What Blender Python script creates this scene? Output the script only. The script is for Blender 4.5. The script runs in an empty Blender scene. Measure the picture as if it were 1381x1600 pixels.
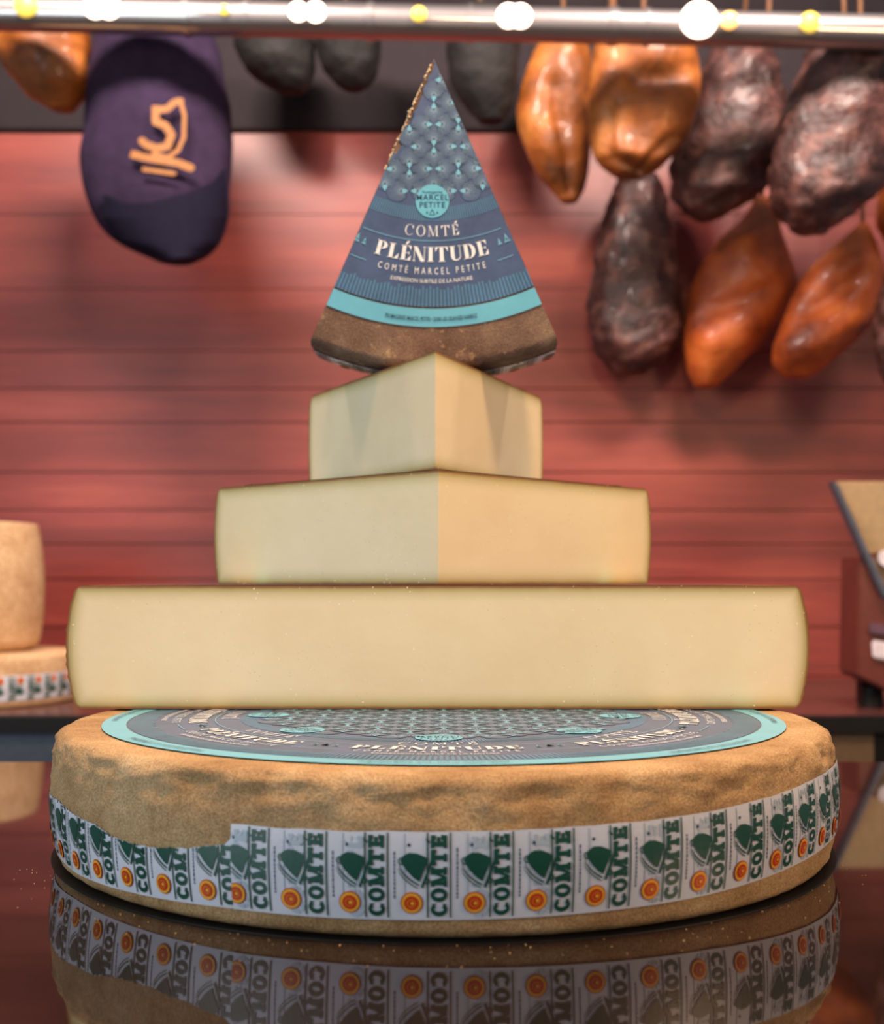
import bpy, bmesh, math, random
from mathutils import Vector, noise, Matrix
random.seed(7)
PI = math.pi
C = bpy.context.scene.collection

# ------------------------------------------------------------------ camera
F = 1900.0; CX = 690.5; YH = 912.0; H = 0.217
def P(px, py, d):
    return Vector(((px - CX) * d / F, d, H - (py - YH) * d / F))
cam = bpy.data.cameras.new('camera'); co = bpy.data.objects.new('camera', cam); C.objects.link(co)
co.location = (0, 0, H); co.rotation_euler = (PI / 2, 0, 0)
cam.sensor_fit = 'AUTO'; cam.sensor_width = 36; cam.lens = F / 1600 * 36
cam.shift_y = (YH - 800) / 1600; cam.clip_start = 0.02
cam.dof.use_dof = True; cam.dof.focus_distance = 0.95; cam.dof.aperture_fstop = 6.0
sc = bpy.context.scene; sc.camera = co
sc.view_settings.view_transform = 'Standard'; sc.view_settings.look = 'None'
sc.view_settings.gamma = 1; sc.view_settings.exposure = 0.0
try: sc.view_settings.use_curve_mapping = False
except Exception: pass

# ------------------------------------------------------------------ world and lights
w = bpy.data.worlds.new('world'); sc.world = w; w.use_nodes = True
w.node_tree.nodes['Background'].inputs[0].default_value = (0.75, 0.78, 0.85, 1)
w.node_tree.nodes['Background'].inputs[1].default_value = 0.28
def area(name, loc, target, size, power, col, size_y=None):
    l = bpy.data.lights.new(name, 'AREA'); l.energy = power; l.color = col
    l.shape = 'RECTANGLE'; l.size = size; l.size_y = size_y or size
    o = bpy.data.objects.new(name, l); C.objects.link(o); o.location = loc
    o.rotation_euler = (Vector(target) - Vector(loc)).to_track_quat('-Z', 'Y').to_euler()
    return o
area('daylight_from_shop_front', (-1.9, -0.5, 0.9), (0, 1.1, 0.35), 1.5, 30, (0.80, 0.93, 1.0))
area('warm_shop_light', (1.9, 0.1, 0.9), (0, 1.15, 0.35), 0.7, 20, (1.0, 0.64, 0.36))
area('warm_downlight', (0.12, 0.74, 1.75), (0.0, 0.85, 0.1), 0.35, 38, (1.0, 0.64, 0.36))
for wx, wp in ((-0.85, 88), (0.95, 82)):
    area('wall_washer', (wx, 1.95, 2.5), (wx * .75, 3.8, 1.05), 0.7, wp, (1.0, 0.82, 0.72), 0.3)
# ------------------------------------------------------------------ helpers
def lin(r, g, b):
    f = lambda c: ((c / 255 + 0.055) / 1.055) ** 2.4 if c > 10 else c / 255 / 12.92
    return (f(r), f(g), f(b), 1)
class NT:
    def __init__(s, name):
        s.m = bpy.data.materials.new(name); s.m.use_nodes = True
        s.t = s.m.node_tree; s.b = s.t.nodes['Principled BSDF']
    def n(s, kind, **kw):
        x = s.t.nodes.new(kind)
        for k, v in kw.items(): setattr(x, k, v)
        return x
    def l(s, a, b): s.t.links.new(a, b)
    def coord(s, scale=(1, 1, 1), kind='Object'):
        tc = s.n('ShaderNodeTexCoord'); mp = s.n('ShaderNodeMapping'); s.l(tc.outputs[kind], mp.inputs[0])
        mp.inputs['Scale'].default_value = scale; return mp.outputs[0]
    def noise(s, scale, detail=4, rough=0.6, vec=None):
        x = s.n('ShaderNodeTexNoise'); x.inputs['Scale'].default_value = scale
        x.inputs['Detail'].default_value = detail; x.inputs['Roughness'].default_value = rough
        s.l(vec if vec else s.coord(), x.inputs['Vector']); return x.outputs['Fac']
    def voro(s, scale, vec=None):
        x = s.n('ShaderNodeTexVoronoi'); x.inputs['Scale'].default_value = scale
        s.l(vec if vec else s.coord(), x.inputs['Vector']); return x.outputs['Distance']
    def ramp(s, fac, stops):
        r = s.n('ShaderNodeValToRGB'); s.l(fac, r.inputs[0])
        e = r.color_ramp.elements
        e[0].position, e[0].color = stops[0]; e[1].position, e[1].color = stops[-1]
        for p, c in stops[1:-1]:
            k = e.new(p); k.color = c
        return r.outputs[0]
    def mix(s, fac, a, b, mode='MIX'):
        x = s.n('ShaderNodeMix', data_type='RGBA', blend_type=mode)
        if isinstance(fac, (int, float)): x.inputs[0].default_value = fac
        else: s.l(fac, x.inputs[0])
        for i, v in ((6, a), (7, b)):
            if isinstance(v, tuple): x.inputs[i].default_value = v
            else: s.l(v, x.inputs[i])
        return x.outputs[2]
    def col(s, v):
        if isinstance(v, tuple): s.b.inputs['Base Color'].default_value = v
        else: s.l(v, s.b.inputs['Base Color'])
    def bump(s, h, strength=0.3, dist=0.001, prev=None):
        x = s.n('ShaderNodeBump'); x.inputs['Strength'].default_value = strength; x.inputs['Distance'].default_value = dist
        s.l(h, x.inputs['Height']); s.l(x.outputs[0], s.b.inputs['Normal'])
        if prev: s.l(prev, x.inputs['Normal'])
        return x.outputs[0]
    def rs(s, rough, spec=0.5, metal=0, coat=0):
        s.b.inputs['Roughness'].default_value = rough; s.b.inputs['Specular IOR Level'].default_value = spec
        s.b.inputs['Metallic'].default_value = metal; s.b.inputs['Coat Weight'].default_value = coat
        return s.m
W0 = (0, 0, 0, 1); W1 = (1, 1, 1, 1)
def plain(name, c, rough=0.6, spec=0.3, metal=0, var=0.12, sc_=60):
    t = NT(name); n = t.noise(sc_)
    dark = tuple(x * (1 - var) for x in c[:3]) + (1,); lite = tuple(min(1, x * (1 + var)) for x in c[:3]) + (1,)
    t.col(t.ramp(n, [(0.3, dark), (0.7, lite)])); return t.rs(rough, spec, metal)

def rind_mat(name, c0, c1, c2, spots, grain=700, bstr=0.5):
    t = NT(name)
    a = t.noise(14, 6, 0.65); f = t.noise(grain, 3, 0.6); m = t.noise(70, 5, 0.7)
    base = t.ramp(a, [(0.30, c0), (0.52, c1), (0.72, c2)])
    base = t.mix(t.ramp(f, [(0.35, W1), (0.62, W0)]), base, t.mix(1.0, base, (0.60, 0.52, 0.44, 1), 'MULTIPLY'))
    base = t.mix(t.ramp(m, [(0.60, W0), (0.72, (0.85,) * 3 + (1,))]), base, spots)
    st = t.noise(1, 4, 0.6, t.coord((26, 26, 5)))
    base = t.mix(t.ramp(st, [(0.60, W0), (0.70, (0.55,) * 3 + (1,))]), base, t.mix(1.0, base, (0.62, 0.48, 0.38, 1), 'MULTIPLY'))
    t.col(base)
    b = t.bump(f, bstr, 0.0012); t.bump(m, 0.45, 0.003, b)
    return t.rs(0.75, 0.25)
M = {}
M['rind'] = rind_mat('washed_rind', lin(158, 124, 84), lin(190, 158, 116), lin(210, 182, 142), lin(150, 118, 84))
M['rind_dark'] = rind_mat('dark_rind', lin(92, 70, 60), lin(128, 104, 90), lin(160, 138, 116), lin(190, 160, 120), 620, 1.0)
M['rind_pale'] = rind_mat('pale_rind', lin(200, 160, 118), lin(222, 186, 144), lin(232, 200, 160), lin(190, 140, 95), 200, 0.1)

def paste_mat():
    t = NT('pressed_cheese_paste')
    at = t.n('ShaderNodeAttribute'); at.attribute_name = 'edge'
    mr = t.n('ShaderNodeMapRange'); t.l(at.outputs['Fac'], mr.inputs[0]); mr.inputs[1].default_value = 0; mr.inputs[2].default_value = 0.03
    nz = t.noise(40, 3)
    ad = t.n('ShaderNodeMath', operation='MULTIPLY_ADD'); t.l(nz, ad.inputs[0]); ad.inputs[1].default_value = 0.05; ad.inputs[2].default_value = -0.025
    a2 = t.n('ShaderNodeMath', operation='ADD'); t.l(mr.outputs[0], a2.inputs[0]); t.l(ad.outputs[0], a2.inputs[1])
    body = t.ramp(t.noise(9, 3), [(0.3, lin(234, 214, 174)), (0.7, lin(242, 226, 188))])
    c = t.ramp(a2.outputs[0], [(0.0, lin(120, 84, 48)), (0.07, lin(156, 120, 72)), (0.10, lin(182, 164, 112)), (0.22, lin(204, 188, 138)), (0.50, lin(226, 212, 170))])
    f = t.ramp(a2.outputs[0], [(0.15, W1), (0.60, W0)])
    c = t.mix(f, body, c)
    v1 = t.voro(150); v2 = t.voro(210, t.coord((1.3, 0.8, 1.1)))
    big = t.noise(25, 2)
    dots = t.ramp(v1, [(0.08, W1), (0.13, W0)])
    gate = t.ramp(big, [(0.50, W0), (0.60, W1)])
    c = t.mix(t.mix(1.0, dots, gate, 'MULTIPLY'), c, lin(252, 244, 218))
    pit = t.ramp(v2, [(0.06, W1), (0.11, W0)])
    gate2 = t.ramp(t.noise(18, 2, 0.5, t.coord((1, 1.4, 0.8))), [(0.52, W0), (0.60, W1)])
    c = t.mix(t.mix(1.0, pit, gate2, 'MULTIPLY'), c, lin(176, 158, 112))
    t.col(c)
    b = t.bump(t.noise(90, 5), 0.12, 0.002)
    t.b.inputs['Subsurface Weight'].default_value = 0.0
    return t.rs(0.55, 0.3)
M['paste'] = paste_mat()
def paper(name, c, var=0.10, rough=0.36):
    t = NT(name); n = t.noise(22, 6, 0.7)
    dark = tuple(x * (1 - var) for x in c[:3]) + (1,); lite = tuple(min(1, x * (1 + var)) for x in c[:3]) + (1,)
    t.col(t.ramp(n, [(0.3, dark), (0.7, lite)])); t.bump(t.noise(120, 5, 0.7), 0.35, 0.0006); return t.rs(rough, 0.6)
M['navy'] = paper('navy_label_paper', lin(70, 88, 124), 0.22)
M['navy_mid'] = paper('blue_label_print', lin(80, 128, 164), 0.2)
M['fan'] = paper('fan_print', lin(66, 84, 120), 0.15)
M['ray'] = paper('fan_ray_print', lin(134, 166, 192), 0.15)
M['cyan'] = paper('turquoise_label_print', lin(104, 180, 206), 0.08)
M['cyan_l'] = paper('light_turquoise_print', lin(116, 180, 208), 0.08)
M['white'] = paper('white_label_print', lin(232, 236, 240), 0.06)
M['ink'] = paper('dark_blue_print', lin(36, 62, 92), 0.1)
M['band'] = paper('white_band_paper', lin(208, 212, 224), 0.07)
M['green'] = paper('green_print', lin(6, 72, 58), 0.12)
M['ghost'] = paper('faded_print_below', lin(172, 186, 200), 0.05)
M['red'] = paper('red_print', lin(196, 44, 18), 0.1)
M['yellow'] = paper('yellow_print', lin(238, 176, 50), 0.1)
M['pink'] = paper('pink_tint', lin(212, 188, 204), 0.03)

def props(o, label=None, cat=None, group=None, kind=None):
    for k, v in (('label', label), ('category', cat), ('group', group), ('kind', kind)):
        if v: o[k] = v
    return o
def empty(name, loc=(0, 0, 0), rot=(0, 0, 0), **kw):
    o = bpy.data.objects.new(name, None); C.objects.link(o); o.location = loc; o.rotation_euler = rot
    o.empty_display_size = 0.05; return props(o, **kw)
def link(name, me, mats, parent=None, smooth=None, **kw):
    o = bpy.data.objects.new(name, me); C.objects.link(o)
    for m in (mats if isinstance(mats, (list, tuple)) else [mats]): me.materials.append(m)
    if parent: o.parent = parent
    if smooth is not None:
        me.polygons.foreach_set('use_smooth', [True] * len(me.polygons))
        if smooth: me.set_sharp_from_angle(angle=math.radians(smooth))
    return props(o, **kw)
def bm_link(name, bm, mats, parent=None, smooth=None, **kw):
    bmesh.ops.recalc_face_normals(bm, faces=bm.faces)
    me = bpy.data.meshes.new(name); bm.to_mesh(me); bm.free()
    return link(name, me, mats, parent, smooth, **kw)
def box(bm, x0, x1, y0, y1, z0, z1, bev=0):
    r = bmesh.ops.create_cube(bm, size=1)
    for v in r['verts']:
        v.co = Vector(((x0 + x1) / 2 + v.co.x * (x1 - x0), (y0 + y1) / 2 + v.co.y * (y1 - y0), (z0 + z1) / 2 + v.co.z * (z1 - z0)))
    if bev:
        es = list({e for v in r['verts'] for e in v.link_edges})
        bmesh.ops.bevel(bm, geom=es, offset=bev, segments=2, affect='EDGES')
def tube(bm, pts, r, n=12):
    rings = []
    for i, p in enumerate(pts):
        a = pts[max(i - 1, 0)]; b = pts[min(i + 1, len(pts) - 1)]
        d = (Vector(b) - Vector(a)).normalized()
        u = d.orthogonal().normalized() if abs(d.z) < 0.9 else Vector((1, 0, 0)); v = d.cross(u).normalized(); u = v.cross(d)
        rings.append([bm.verts.new(Vector(p) + (u * math.cos(2 * PI * k / n) + v * math.sin(2 * PI * k / n)) * r) for k in range(n)])
    for a, b in zip(rings, rings[1:]):
        for k in range(n): bm.faces.new((a[k], a[(k + 1) % n], b[(k + 1) % n], b[k]))
    bm.faces.new(rings[0]); bm.faces.new(rings[-1])

# ------------------------------------------------------------------ flat print (2D polygons mapped onto a surface)
def rect(x0, x1, y0, y1): return [(x0, y0), (x1, y0), (x1, y1), (x0, y1)]
def disc(cx, cy, r, n=28, ry=None):
    return [(cx + r * math.cos(2 * PI * k / n), cy + (ry or r) * math.sin(2 * PI * k / n)) for k in range(n)]
def ring(cx, cy, a, b, wa, wb, t0=0, t1=360, n=24):
    out = []
    for k in range(n):
        A = math.radians(t0 + (t1 - t0) * k / n); B = math.radians(t0 + (t1 - t0) * (k + 1) / n)
        out.append([(cx + a * math.cos(A), cy + b * math.sin(A)), (cx + a * math.cos(B), cy + b * math.sin(B)),
                    (cx + (a - wa) * math.cos(B), cy + (b - wb) * math.sin(B)), (cx + (a - wa) * math.cos(A), cy + (b - wb) * math.sin(A))])
    return out
def line(x0, y0, x1, y1, w):
    d = math.hypot(x1 - x0, y1 - y0); nx, ny = -(y1 - y0) / d * w / 2, (x1 - x0) / d * w / 2
    return [(x0 + nx, y0 + ny), (x1 + nx, y1 + ny), (x1 - nx, y1 - ny), (x0 - nx, y0 - ny)]
def glyph(ch, W, T, slab=False):
    """high contrast serif capital, cap height 1; W stem width, T hairline"""
    p = []; e = 0.10
    def stem(x, w=W, top=True, bot=True, es=e):
        p.append(rect(x, x + w, 0, 1))
        if bot: p.append(rect(x - es, x + w + es, 0, T))
        if top: p.append(rect(x - es, x + w + es, 1 - T, 1))
    tri = T if slab else 0.0
    if ch in 'EÉ':
        stem(e); x1 = e + W + 0.42
        p.append(rect(e, x1, 1 - T, 1)); p.append([(x1 - 0.20 - tri, 1 - T), (x1 - tri, 0.68), (x1, 0.68), (x1, 1 - T)])
        p.append(rect(e, x1 - 0.14, 0.5 - T / 2, 0.5 + T / 2)); p.append([(x1 - 0.24 - tri, 0.5), (x1 - 0.12 - tri, 0.38), (x1 - 0.12, 0.38), (x1 - 0.12, 0.62), (x1 - 0.12 - tri, 0.62)])
        p.append(rect(e, x1, 0, T)); p.append([(x1 - 0.26 - tri, T), (x1, T), (x1 + 0.03, 0.36), (x1 + 0.03 - tri, 0.36)])
        if ch == 'É': p.append([(0.30, 1.06), (0.44, 1.06), (0.66, 1.30), (0.44, 1.30)])
        return p, x1 + 0.04
    if ch == 'L':
        stem(e); x1 = e + W + 0.42; p.append(rect(e, x1, 0, T)); p.append([(x1 - 0.28, T), (x1, T), (x1 + 0.03, 0.40)])
        return p, x1 + 0.04
    if ch == 'I': stem(e); return p, W + 2 * e
    if ch == 'P':
        stem(e); p.extend(ring(e + W + 0.03, 0.725, 0.36 + W * .3, 0.275, W * 0.95, T, -90, 90)); p.append(rect(e, e + W + .03, 1 - T, 1)); p.append(rect(e, e + W + .03, 0.45, 0.45 + T))
        return p, e + W + 0.42 + W * .3
    if ch == 'D':
        stem(e); p.extend(ring(e + W + 0.03, 0.5, 0.46 + W * .3, 0.5, W * 1.0, T, -90, 90)); p.append(rect(e, e + W + .03, 1 - T, 1)); p.append(rect(e, e + W + .03, 0, T))
        return p, e + W + 0.52 + W * .3
    if ch == 'T':
        x = 0.36; tw = 0.72 + W; p.append(rect(x, x + W, 0, 1)); p.append(rect(x - e, x + W + e, 0, T)); p.append(rect(0, tw, 1 - T, 1))
        p.append([(0, 1 - T), (0.22 + tri, 1 - T), (tri, 0.66), (0, 0.66)]); p.append([(tw, 1 - T), (tw - 0.22 - tri, 1 - T), (tw - tri, 0.66), (tw, 0.66)])
        return p, tw
    if ch == 'N':
        t2 = T * 1.2; x1 = 0.75 + W * .5
        p.append(rect(e, e + t2, 0, 1)); p.append(rect(x1, x1 + t2, 0, 1)); p.append(rect(0, e * 2 + t2, 0, T)); p.append(rect(x1 - e, x1 + t2 + e, 1 - T, 1))
        p.append([(0, 1), (W + .02, 1), (x1 + t2, 0), (x1 + t2 - W, 0)])
        return p, x1 + t2 + e
    if ch == 'M':
        t2 = T * 1.2; x1 = 0.86; m = (e + x1) / 2
        p.append(rect(e, e + t2, 0, 1)); p.append(rect(0, e * 2 + t2, 0, T)); stem(x1)
        p.append([(e, 1), (e + W * .95, 1), (m + W * .6, 0.12), (m + .02, 0.0)]); p.append([(x1, 1), (x1 + t2, 1), (m + W * .55, 0.0), (m + .02, 0.0)]); p.append(rect(0, e + W * .6, 1 - T, 1))
        return p, x1 + W + e
    if ch == 'U':
        x1 = e + W + 0.42; t2 = T * 1.2; p.append(rect(e, e + W, 0.33, 1)); p.append(rect(0, e * 2 + W, 1 - T, 1))
        p.append(rect(x1, x1 + t2, 0.33, 1)); p.append(rect(x1 - e, x1 + t2 + e, 1 - T, 1))
        cx = (e + x1 + t2) / 2; a = (x1 + t2 - e) / 2
        for k in range(16):
            A = PI + PI * k / 16; B = PI + PI * (k + 1) / 16
            wa = lambda t: W + (t2 - W) * ((1 + math.cos(t)) / 2)
            f = lambda t, i: (cx + (a - i * wa(t)) * math.cos(t), 0.33 + (0.34 - i * (T + .3 * (wa(t) - t2)) * 1.0) * math.sin(t))
            p.append([f(A, 0), f(B, 0), f(B, 1), f(A, 1)])
        return p, x1 + t2 + e
    if ch == 'O':
        a = 0.46; p.extend(ring(a, 0.5, a, 0.52, W, T * 1.05, 0, 360, 36)); return p, 2 * a
    if ch == 'C':
        a = 0.46
        for k in range(30):
            A = math.radians(38 + 284 * k / 30); B = math.radians(38 + 284 * (k + 1) / 30)
            wf = lambda t: T * .6 + (W - T * .6) * max(0, -math.cos(t)) ** .8 if not slab else W
            f = lambda t, i: (a + (a - i * wf(t)) * math.cos(t), 0.5 + (0.52 - i * T * 1.05) * math.sin(t))
            p.append([f(A, 0), f(B, 0), f(B, 1), f(A, 1)])
        p.append([(0.70, 0.84), (0.84, 0.98), (0.84, 0.64), (0.80, 0.64)])
        if slab: p.append([(0.70, 0.16), (0.84, 0.30), (0.84, 0.02), (0.74, 0.1)])
        return p, 2 * a - 0.04
    return p, 0.4
def serif_text(s, cap, track, W, T, slab=False, xs=1.0):
    out = []; x = 0
    for ch in s:
        g, adv = glyph(ch, W, T, slab)
        out += [[((x + a) * cap, b * cap) for a, b in q] for q in g]; x += adv + track
    wd = (x - track) * cap
    return [[((a - wd / 2) * xs, b) for a, b in q] for q in out], wd
def sans_text(s, cap, spacing=1.0, xs=1.0, bold=0.0):
    cu = bpy.data.curves.new('tmp', 'FONT'); cu.body = s; cu.size = 1; cu.align_x = 'CENTER'; cu.space_character = spacing
    cu.resolution_u = 2; cu.offset = bold
    o = bpy.data.objects.new('tmp', cu); C.objects.link(o); dg = bpy.context.evaluated_depsgraph_get(); dg.update()
    me = o.evaluated_get(dg).to_mesh(); k = cap / 0.72
    vs = [(v.co.x * k * xs, v.co.y * k) for v in me.vertices]
    out = [[vs[i] for i in f.vertices] for f in me.polygons]
    bpy.data.objects.remove(o); bpy.data.curves.remove(cu); return out
def polar(polys, rb, ang=0.0):
    out = []
    for q in polys:
        r_ = []
        for x, y in q:
            a = x / rb + ang; r = rb - y; r_.append((r * math.sin(a), -r * math.cos(a)))
        out.append(r_)
    return out
def arc_band(r0, r1, a0, a1, n):
    out = []
    for k in range(n):
        A = a0 + (a1 - a0) * k / n; B = a0 + (a1 - a0) * (k + 1) / n
        out.append([(r * math.sin(t), -r * math.cos(t)) for r, t in ((r0, A), (r1, A), (r1, B), (r0, B))])
    return out
def flat_obj(name, polys, mat, parent, fn, clips=(), ucuts=(), vcuts=(), keep=None, **kw):
    bm = bmesh.new()
    for q in polys:
        try: bm.faces.new([bm.verts.new((x, y, 0)) for x, y in q])
        except Exception: pass
    bmesh.ops.triangulate(bm, faces=[f for f in bm.faces if len(f.verts) > 4])
    def bis(co_, no_, clear=False):
        bmesh.ops.bisect_plane(bm, geom=bm.verts[:] + bm.edges[:] + bm.faces[:], plane_co=co_, plane_no=no_, clear_outer=clear, dist=1e-7)
    for c_, n_ in clips: bis((c_[0], c_[1], 0), (n_[0], n_[1], 0), True)
    for u in ucuts: bis((u, 0, 0), (1, 0, 0))
    for v in vcuts: bis((0, v, 0), (0, 1, 0))
    if keep:
        kill = [f for f in bm.faces if not keep(*f.calc_center_median()[:2])]
        bmesh.ops.delete(bm, geom=kill, context='FACES')
    for v in bm.verts: v.co = fn(v.co.x, v.co.y)
    me = bpy.data.meshes.new(name); bm.to_mesh(me); bm.free()
    return link(name, me, mat, parent, **kw)

# ------------------------------------------------------------------ cheese body
def profile(R, h, bul, ct, cb):
    def redge(z):
        t = 2 * z / h - 1; r = R - bul * t * t; d = h - z
        if d < ct: r -= ct - math.sqrt(max(0, ct * ct - (ct - d) ** 2))
        if z < cb: r -= cb - math.sqrt(max(0, cb * cb - (cb - z) ** 2))
        return r
    return redge
def cheese(root, R, h, half, bul=0.006, ct=0.012, cb=0.006, rind='rind', rough=0.0007, lump=0.0, seed=0.0):
    """sector centred on local -y, axis local z; half in degrees, 180 = whole wheel"""
    redge = profile(R, h, bul, ct, cb)
    full = half >= 180; nth = 240 if full else max(24, int(half * 1.6))
    ths = [(-half + 2 * half * k / nth) * PI / 180 for k in range(nth + 1)]
    zs = sorted({round(h * (0.5 - 0.5 * math.cos(PI * k / 44)), 6) for k in range(45)})
    ss = [1 - (1 - k / 34) ** 2.2 for k in range(35)]
    def co_(r, z, t):
        e = redge(z) - r; wt = math.exp(-max(e, 0) / 0.005)
        p = Vector((r * math.sin(t), -r * math.cos(t), z))
        q = p * 160 + Vector((seed, 0, 0)); n1 = noise.noise(q); n2 = noise.noise(q * 0.25 + Vector((5, 5, 5)))
        dr = wt * (rough * n1 * 1.6)
        if lump:
            k = math.exp(-((z - h * 0.88) / 0.010) ** 2); dr += wt * k * lump * (n2 * 1.6 + 0.9 * n1)
            p.z += wt * k * lump * 0.8 * noise.noise(q * 0.3)
        rr = (r + dr) / max(r, 1e-6); p.x *= rr; p.y *= rr
        return p
    def grid(bm, rows, cols, fn):
        g = [[bm.verts.new(fn(a, b)) for b in cols] for a in rows]
        for i in range(len(rows) - 1):
            for j in range(len(cols) - 1):
                try: bm.faces.new((g[i][j], g[i][j + 1], g[i + 1][j + 1], g[i + 1][j]))
                except Exception: pass
    bm = bmesh.new()
    grid(bm, zs, ths, lambda z, t: co_(redge(z), z, t))
    grid(bm, ss, ths, lambda s, t: co_(s * redge(h), h, t))
    grid(bm, ss, ths, lambda s, t: co_(s * redge(0), 0, t))
    bmesh.ops.remove_doubles(bm, verts=bm.verts, dist=1e-5)
    bmesh.ops.dissolve_degenerate(bm, edges=bm.edges, dist=1e-6)
    bm_link('rind', bm, M[rind], root, 50)
    if not full:
        bm = bmesh.new()
        for t in (ths[0], ths[-1]): grid(bm, ss, zs, lambda s, z: co_(s * redge(z), z, t))
        bmesh.ops.remove_doubles(bm, verts=bm.verts, dist=1e-5)
        bmesh.ops.dissolve_degenerate(bm, edges=bm.edges, dist=1e-6)
        o = bm_link('cut_face', bm, M['paste'], root, 30)
        me = o.data; at = me.attributes.new('edge', 'FLOAT', 'POINT')
        at.data.foreach_set('value', [max(0, min(v.co.z, h - v.co.z, redge(v.co.z) - math.hypot(v.co.x, v.co.y))) for v in me.vertices])
    return redge

# ------------------------------------------------------------------ round navy label
def build_label(root, z, Rl, angs, clips=(), keep=None, step=0.0003, full=True, fan_keep=None, base_polys=None, detail=True, half=None, rot=0.0):
    s = Rl / 0.273
    fn = lambda k: (lambda x, y: Vector((x * math.cos(rot) - y * math.sin(rot), x * math.sin(rot) + y * math.cos(rot), z + k * step)))
    a0, a1 = (-PI, PI) if half is None else (-half, half)
    nseg = 160 if half is None else 60
    base = base_polys or arc_band(0.0, 0.258 * s, a0, a1, nseg)
    lab = flat_obj('label', base, M['navy'], root, fn(0), clips)
    flat_obj('border_ring', arc_band(0.2545 * s, 0.273 * s, a0, a1, nseg), M['cyan'], lab, fn(1), clips, label='turquoise border ring')
    if not detail: return lab
    # ribbed bands
    st = []
    n = int(2 * (a1 - a0) / 2 / 0.0150)
    for k in range(n):
        t = a0 + (a1 - a0) * (k + .5) / n; dt = 0.0042
        if keep and not keep(t): continue
        j = random.uniform(-.002, .002)
        st += arc_band(0.2335 * s + j, 0.2525 * s, t - dt, t + dt, 1)
        dt = 0.0038
        st += arc_band(0.1515 * s, 0.1655 * s, t - dt, t + dt, 1)
    flat_obj('ribbed_bands', st, M['navy_mid'], lab, fn(1), clips, label='two bands of blue ribs')
    # fan motif
    discs, rays, tris = [], [], []
    px, py, r = 0.0248 * s, 0.0450 * s, 0.0110 * s
    lim = 0.149 * s
    def fan(cx, cy, ang):
        if math.hypot(cx, cy) > lim - r * 0.4: return
        if fan_keep and not fan_keep(cx, cy): return
        u = (math.cos(ang), math.sin(ang)); ap = (cx + u[0] * r * 1.05, cy + u[1] * r * 1.05); v = (-u[1], u[0])
        discs.extend([disc(cx, cy, r, 22)])
        for k in range(19):
            b = ang + PI + (k - 9) * 0.268
            hub = (cx + u[0] * r * .45, cy + u[1] * r * .45)
            ex, ey = cx + r * .93 * math.cos(b), cy + r * .93 * math.sin(b)
            sx, sy = hub[0] + (ex - hub[0]) * .14, hub[1] + (ey - hub[1]) * .14
            rays.append(line(sx, sy, ex, ey, 0.00036 * s))
        tris.append([(ap[0], ap[1]), (cx + u[0] * r * .62 + v[0] * r * .25, cy + u[1] * r * .62 + v[1] * r * .25),
                     (cx + u[0] * r * .42, cy + u[1] * r * .42), (cx + u[0] * r * .62 - v[0] * r * .25, cy + u[1] * r * .62 - v[1] * r * .25)])
    for i in range(-7, 8):
        for j in range(-5, 6):
            x = i * px; y = j * py + (py / 2 if i % 2 else 0)
            fan(x, y + r * 1.05, -PI / 2); fan(x, y - r * 1.05, PI / 2)
            fan(x - px * .5, y + py / 2, 0); fan(x + px * .5, y + py / 2, PI)
    flat_obj('fan_shells', discs, M['fan'], lab, fn(1), clips)
    flat_obj('fan_rays', rays, M['ray'], lab, fn(2), clips)
    flat_obj('fan_tips', tris, M['cyan_l'], lab, fn(2), clips, label='small turquoise triangles')
    # repeated wording
    words, small, med, medink, marks = [], [], [], [], []
    t1, _ = serif_text('COMTÉ', 0.0108 * s, 0.30, 0.13, 0.035, xs=.92); t2, _ = serif_text('PLÉNITUDE', 0.0150 * s, 0.12, 0.30, 0.045, xs=.88)
    t3 = sans_text('COMTÉ MARCEL PETITE', 0.0068 * s, 1.75, 0.68)
    t4 = sans_text('EXPRESSION SUBTILE DE LA NATURE', 0.0040 * s, 1.0, 0.92)
    t5 = sans_text('FROMAGERIES MARCEL PETITE • 25300 LES GRANGES NARBOZ', 0.0042 * s, 1.0, 0.58, 0.01)
    m1 = sans_text('MARCEL', 0.0058 * s, 1.1, 1.02, 0.008); m2 = sans_text('PETITE', 0.0058 * s, 1.1, 1.02, 0.008); m0 = sans_text('Fromageries', 0.0030 * s, 1, 1.0)
    for a in angs:
        words += polar(t1, 0.1812 * s, a) + polar(t2, 0.2070 * s, a)
        small += polar(t3, 0.2196 * s, a) + polar(t4, 0.2285 * s, a)
        medink += polar(t5, 0.2672 * s, a)
        rc = 0.1455 * s; cxm, cym = rc * math.sin(a), -rc * math.cos(a)
        med.append(disc(cxm, cym, 0.0170 * s, 36))
        def put(pl, y): return [[(cxm + (x * math.cos(a) - (yy + y) * math.sin(a)), cym + (x * math.sin(a) + (yy + y) * math.cos(a))) for x, yy in q] for q in pl]
        medink += put(m0, 0.0078 * s) + put(m1, 0.0010 * s) + put(m2, -0.0065 * s)
        tree = [line(-.0028 * s, -.0140 * s, 0, -.0084 * s, .0006 * s), line(.0028 * s, -.0140 * s, 0, -.0084 * s, .0006 * s), line(-.0028 * s, -.0140 * s, .0028 * s, -.0140 * s, .0006 * s),
                [(-.0062 * s, -.0128 * s), (-.0042 * s, -.0128 * s), (-.0052 * s, -.0098 * s)], [(.0062 * s, -.0128 * s), (.0042 * s, -.0128 * s), (.0052 * s, -.0098 * s)]]
        medink += put(tree, 0)
        marks += arc_band(0.1855 * s, 0.1861 * s, a - .385, a + .385, 24)
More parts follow.
